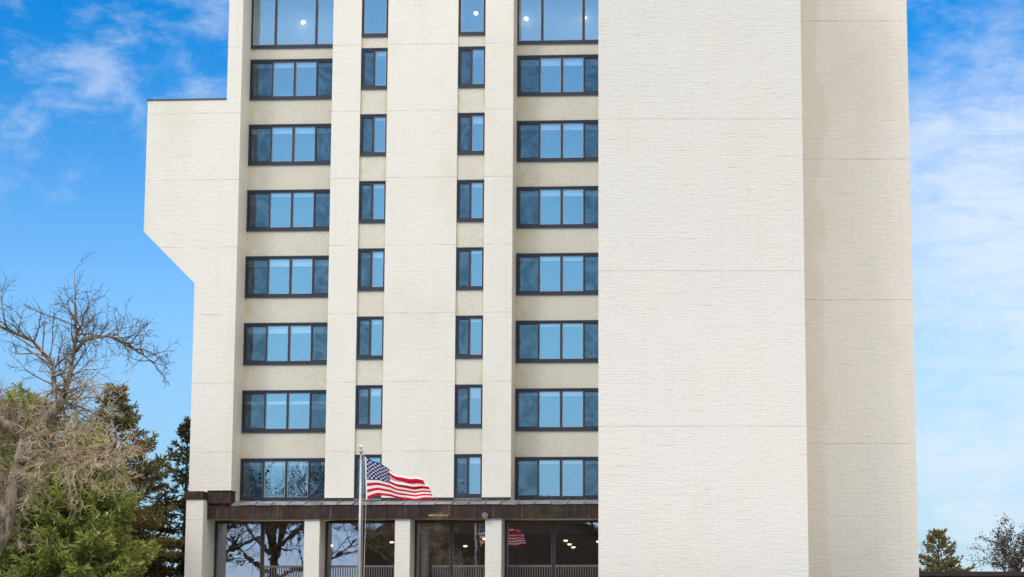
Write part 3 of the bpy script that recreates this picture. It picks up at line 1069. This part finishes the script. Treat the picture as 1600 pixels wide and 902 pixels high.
def conifer(name, label, X, Y, height, radius, mat, seed, start=0.12, droop=-0.25, step=0.36, tuft=(6, 0.20, 0.020), density=1.0, power=0.85, gaps=0.12, up_tip=0.3, extra=None):
    rnd = random.Random(seed)
    root = thing(name, label, 'tree', (X, Y, gz(Y)), rnd.uniform(0, 6))
    tr, fo = MB(), MB()
    lean = Vector((rnd.gauss(0, 0.02), rnd.gauss(0, 0.02), 0))
    tr.tube([lean * (h * height) + Vector((0, 0, h * height)) for h in (0, 0.3, 0.6, 0.85, 1.0)],
            [height * 0.020, height * 0.016, height * 0.010, height * 0.004, 0.006], 8, cap=False)
    h = start * height
    while h < height * 0.985:
        f_ = (h / height - start) / (1 - start)
        L0 = radius * (1 - f_) ** power + 0.08
        nb = max(4, int(rnd.gauss(7, 1.2) * (0.65 + 0.5 * (1 - f_))))
        a0 = rnd.uniform(0, 6.28)
        for b in range(nb):
            if rnd.random() < gaps: continue
            a = a0 + b * 6.283 / nb + rnd.gauss(0, 0.2)
            L = L0 * rnd.choice((rnd.uniform(0.55, 0.8), rnd.uniform(0.8, 1.08), rnd.uniform(0.9, 1.2)))
            d = Vector((math.cos(a), math.sin(a), droop * (1 - f_) + 0.55 * f_))
            p = lean * h + Vector((0, 0, h + rnd.gauss(0, step * 0.3)))
            n = max(3, int(L / 0.22))
            pts = [p]
            dd = d.normalized()
            for i in range(n):
                dd = (dd + Vector((rnd.gauss(0, 0.07), rnd.gauss(0, 0.07), up_tip / n + rnd.gauss(0, 0.04)))).normalized()
                pts.append(pts[-1] + dd * (L / n))
            tr.tube(pts, [max(0.006, 0.012 * L * (1 - 0.85 * i / n)) for i in range(n + 1)], 4, cap=False)
            for i in range(1, n + 1):
                t_ = i / n
                ax = (pts[i] - pts[i - 1]).normalized()
                if t_ < 0.30 and rnd.random() < 0.7: continue
                needles(fo, pts[i], ax, int(tuft[0] * density), tuft[1], tuft[2], rnd, 0.55)
                sdv = Vector((-ax.y, ax.x, 0))
                w = 0.34 * L * (1 - abs(t_ - 0.45)) * 0.9
                for sgn in (-1, 1):
                    m_ = max(1, int(w / 0.17))
                    tipd = (sdv * sgn + ax * 0.8 + Vector((0, 0, rnd.gauss(-0.1, 0.15)))).normalized()
                    for k in range(1, m_ + 1):
                        needles(fo, pts[i] + tipd * (w * k / m_), tipd, int(tuft[0] * density), tuft[1], tuft[2], rnd, 0.6)
        h += step * rnd.uniform(0.8, 1.2) * (1 - 0.45 * f_)
    needles(fo, lean * height + Vector((0, 0, height * 0.97)), Vector((0, 0, 1)), 14, tuft[1], tuft[2], rnd, 0.4)
    tr.build('trunk', M['bark_dark'], root)
    fo.build('crown', mat, root)
    return root


conifer('pine_tree', 'broad bright green pine behind the bent trunk at the left edge', -22.4, 88.5, 7.6, 3.9, M['pine'], 3, 0.05, -0.12, 0.40, (8, 0.28, 0.028), 1.0, 0.62, 0.08, 0.7)
conifer('pine_tree', 'rounded fresh green pine in front of the brownish spruce', -19.6, 87.0, 6.2, 2.9, M['pine'], 4, 0.04, -0.10, 0.36, (8, 0.28, 0.028), 1.0, 0.58, 0.08, 0.7)
conifer('spruce_tree', 'tall brownish spruce heavy with cones behind the green pines', -20.0, 95, 9.0, 3.3, M['spruce_brown'], 7, 0.08, -0.30, 0.42, (7, 0.26, 0.028), 1.0, 0.75, 0.14, 0.35)
conifer('spruce_tree', 'dark narrow spruce beside the lower left corner of the tower', -17.9, 99, 7.7, 2.7, M['spruce_dark'], 9, 0.04, -0.35, 0.50, (7, 0.25, 0.030), 0.9, 0.82, 0.26, 0.3)

# --- right of the tower, beyond the low brown building
conifer('conifer_tree', 'small rusty green conifer right of the white tower', 24.4, 165, 6.6, 3.5, M['conifer_rust'], 14, 0.05, -0.1, 0.50, (7, 0.26, 0.036), 0.9, 0.85, 0.12, 0.5)


def leafless(name, label, X, Y, height, seed, levels=3, leaves=0, mat='twig_dark', rad=None, kids=(4, 6), minr=0.0062, low=0.35, count=13):
    rnd = random.Random(seed)
    root = thing(name, label, 'tree', (X, Y, gz(Y)))
    thick, thin, lf_ = MB(), MB(), MB()
    rad = rad or height * 0.018
    top = Vector((rnd.gauss(0, 0.3), rnd.gauss(0, 0.3), height * 0.5))
    tp = [Vector((0, 0, 0)), Vector((0.1, 0, height * 0.25)), top]
    thick.tube(tp, [rad, rad * 0.8, rad * 0.55], 8)
    for i in range(count):
        t_ = i / (count - 1)
        q = tp[1].lerp(tp[2], t_)
        a = i * 2.4 + rnd.gauss(0, 0.3)
        d = Vector((math.cos(a), math.sin(a), rnd.uniform(0.5, 1.3)))
        grow(thick, thin, q, d, height * 0.36 * rnd.uniform(0.75, 1.15), rad * 0.42, 1, levels, rnd, 0.13, 0.03, kids, 0.75, 0.60, 0.03, minr)
    if leaves:
        ends = thin.v[::2]
        for _ in range(leaves):
            p = Vector(rnd.choice(ends))
            for _k in range(2):
                q = p + Vector((rnd.gauss(0, 0.12), rnd.gauss(0, 0.12), rnd.gauss(0, 0.12)))
                a = Vector((rnd.gauss(0, 1), rnd.gauss(0, 1), rnd.gauss(0, 1))).normalized() * 0.075
                b = a.cross(Vector((rnd.gauss(0, 1), rnd.gauss(0, 1), rnd.gauss(0, 1)))).normalized() * 0.05
                lf_.quad(q - a, q + b, q + a, q - b)
        lf_.build('leaves', M['oak_leaf'], root)
    thick.build('trunk', M['bark_dark'], root)
    thin.build('crown', M[mat], root)


leafless('oak_tree', 'big dark oak with withered brown leaves at the right edge', 31.2, 172, 9.0, 31, 3, 2800, 'twig_dark', None, (6, 8), 0.018)
leafless('bare_tree', 'large leafless tree left of the picture, mirrored in the lobby glass', -22.6, 56.0, 15.0, 51, 3, 0, 'twig_dark', 0.34, (6, 8), 0.014)
leafless('bare_tree', 'second leafless tree left of the picture, standing nearer the tower', -24.0, 64.0, 13.0, 57, 3, 0, 'twig_dark', 0.26, (6, 8), 0.013)
leafless('bare_tree', 'thin leafless tree between the white tower edge and the rusty conifer', 23.2, 172, 8.6, 33, 2, 0, 'twig_dark', 0.09, (5, 7), 0.015)

# ================================================================== low buildings
lowb = thing('low_building', 'low dark brown roof edge just right of the white tower', 'building', (26.0, 116.0, gz(116)))
mb = MB()
mb.box(-13.0, 30.0, 0.0, 10.0, 0.0, 1.74)
mb.build('wall', simple('dark red brick', (0.16, 0.07, 0.05), 0.85, 0, 0.2), lowb)
mb = MB()
mb.box(-13.3, 30.3, -0.35, 10.3, 1.743, 1.97)
mb.build('roof', simple('dark brown fascia', (0.045, 0.022, 0.022), 0.6, 0, 0.2), lowb)

# the gabled brick house across the road: seen only mirrored in the lobby glass
hs = thing('brick_house', 'dark brown gabled house mirrored in the lobby windows', 'house', (-29.0, -62.0, 0.0), 0.05)
mb = MB()
mb.prism([(-13, 0), (14, 0), (14, 12.5), (5, 16.0), (-6, 16.0), (-13, 11.5)], 0, 12)
mb.build('wall', simple('brown brick', (0.055, 0.040, 0.034), 0.85, 0, 0.25), hs)
mb = MB()
for a, b, c, d in ((-13.4, 11.3, -5.9, 16.1), (-5.9, 16.1, 4.9, 16.1), (4.9, 16.1, 14.4, 12.4)):
    mb.quad((a, -0.3, b + 0.02), (c, -0.3, d + 0.02), (c, 12.4, d + 0.02), (a, 12.4, b + 0.02))
    mb.quad((a, 12.4, b + 0.25), (c, 12.4, d + 0.25), (c, -0.3, d + 0.25), (a, -0.3, b + 0.25))
    mb.quad((a, 12.4, b + 0.25), (c, 12.4, d + 0.25), (c, 12.4, d + 0.02), (a, 12.4, b + 0.02))
mb.build('roof', simple('dark shingles', (0.05, 0.045, 0.045), 0.9, 0, 0.25), hs)
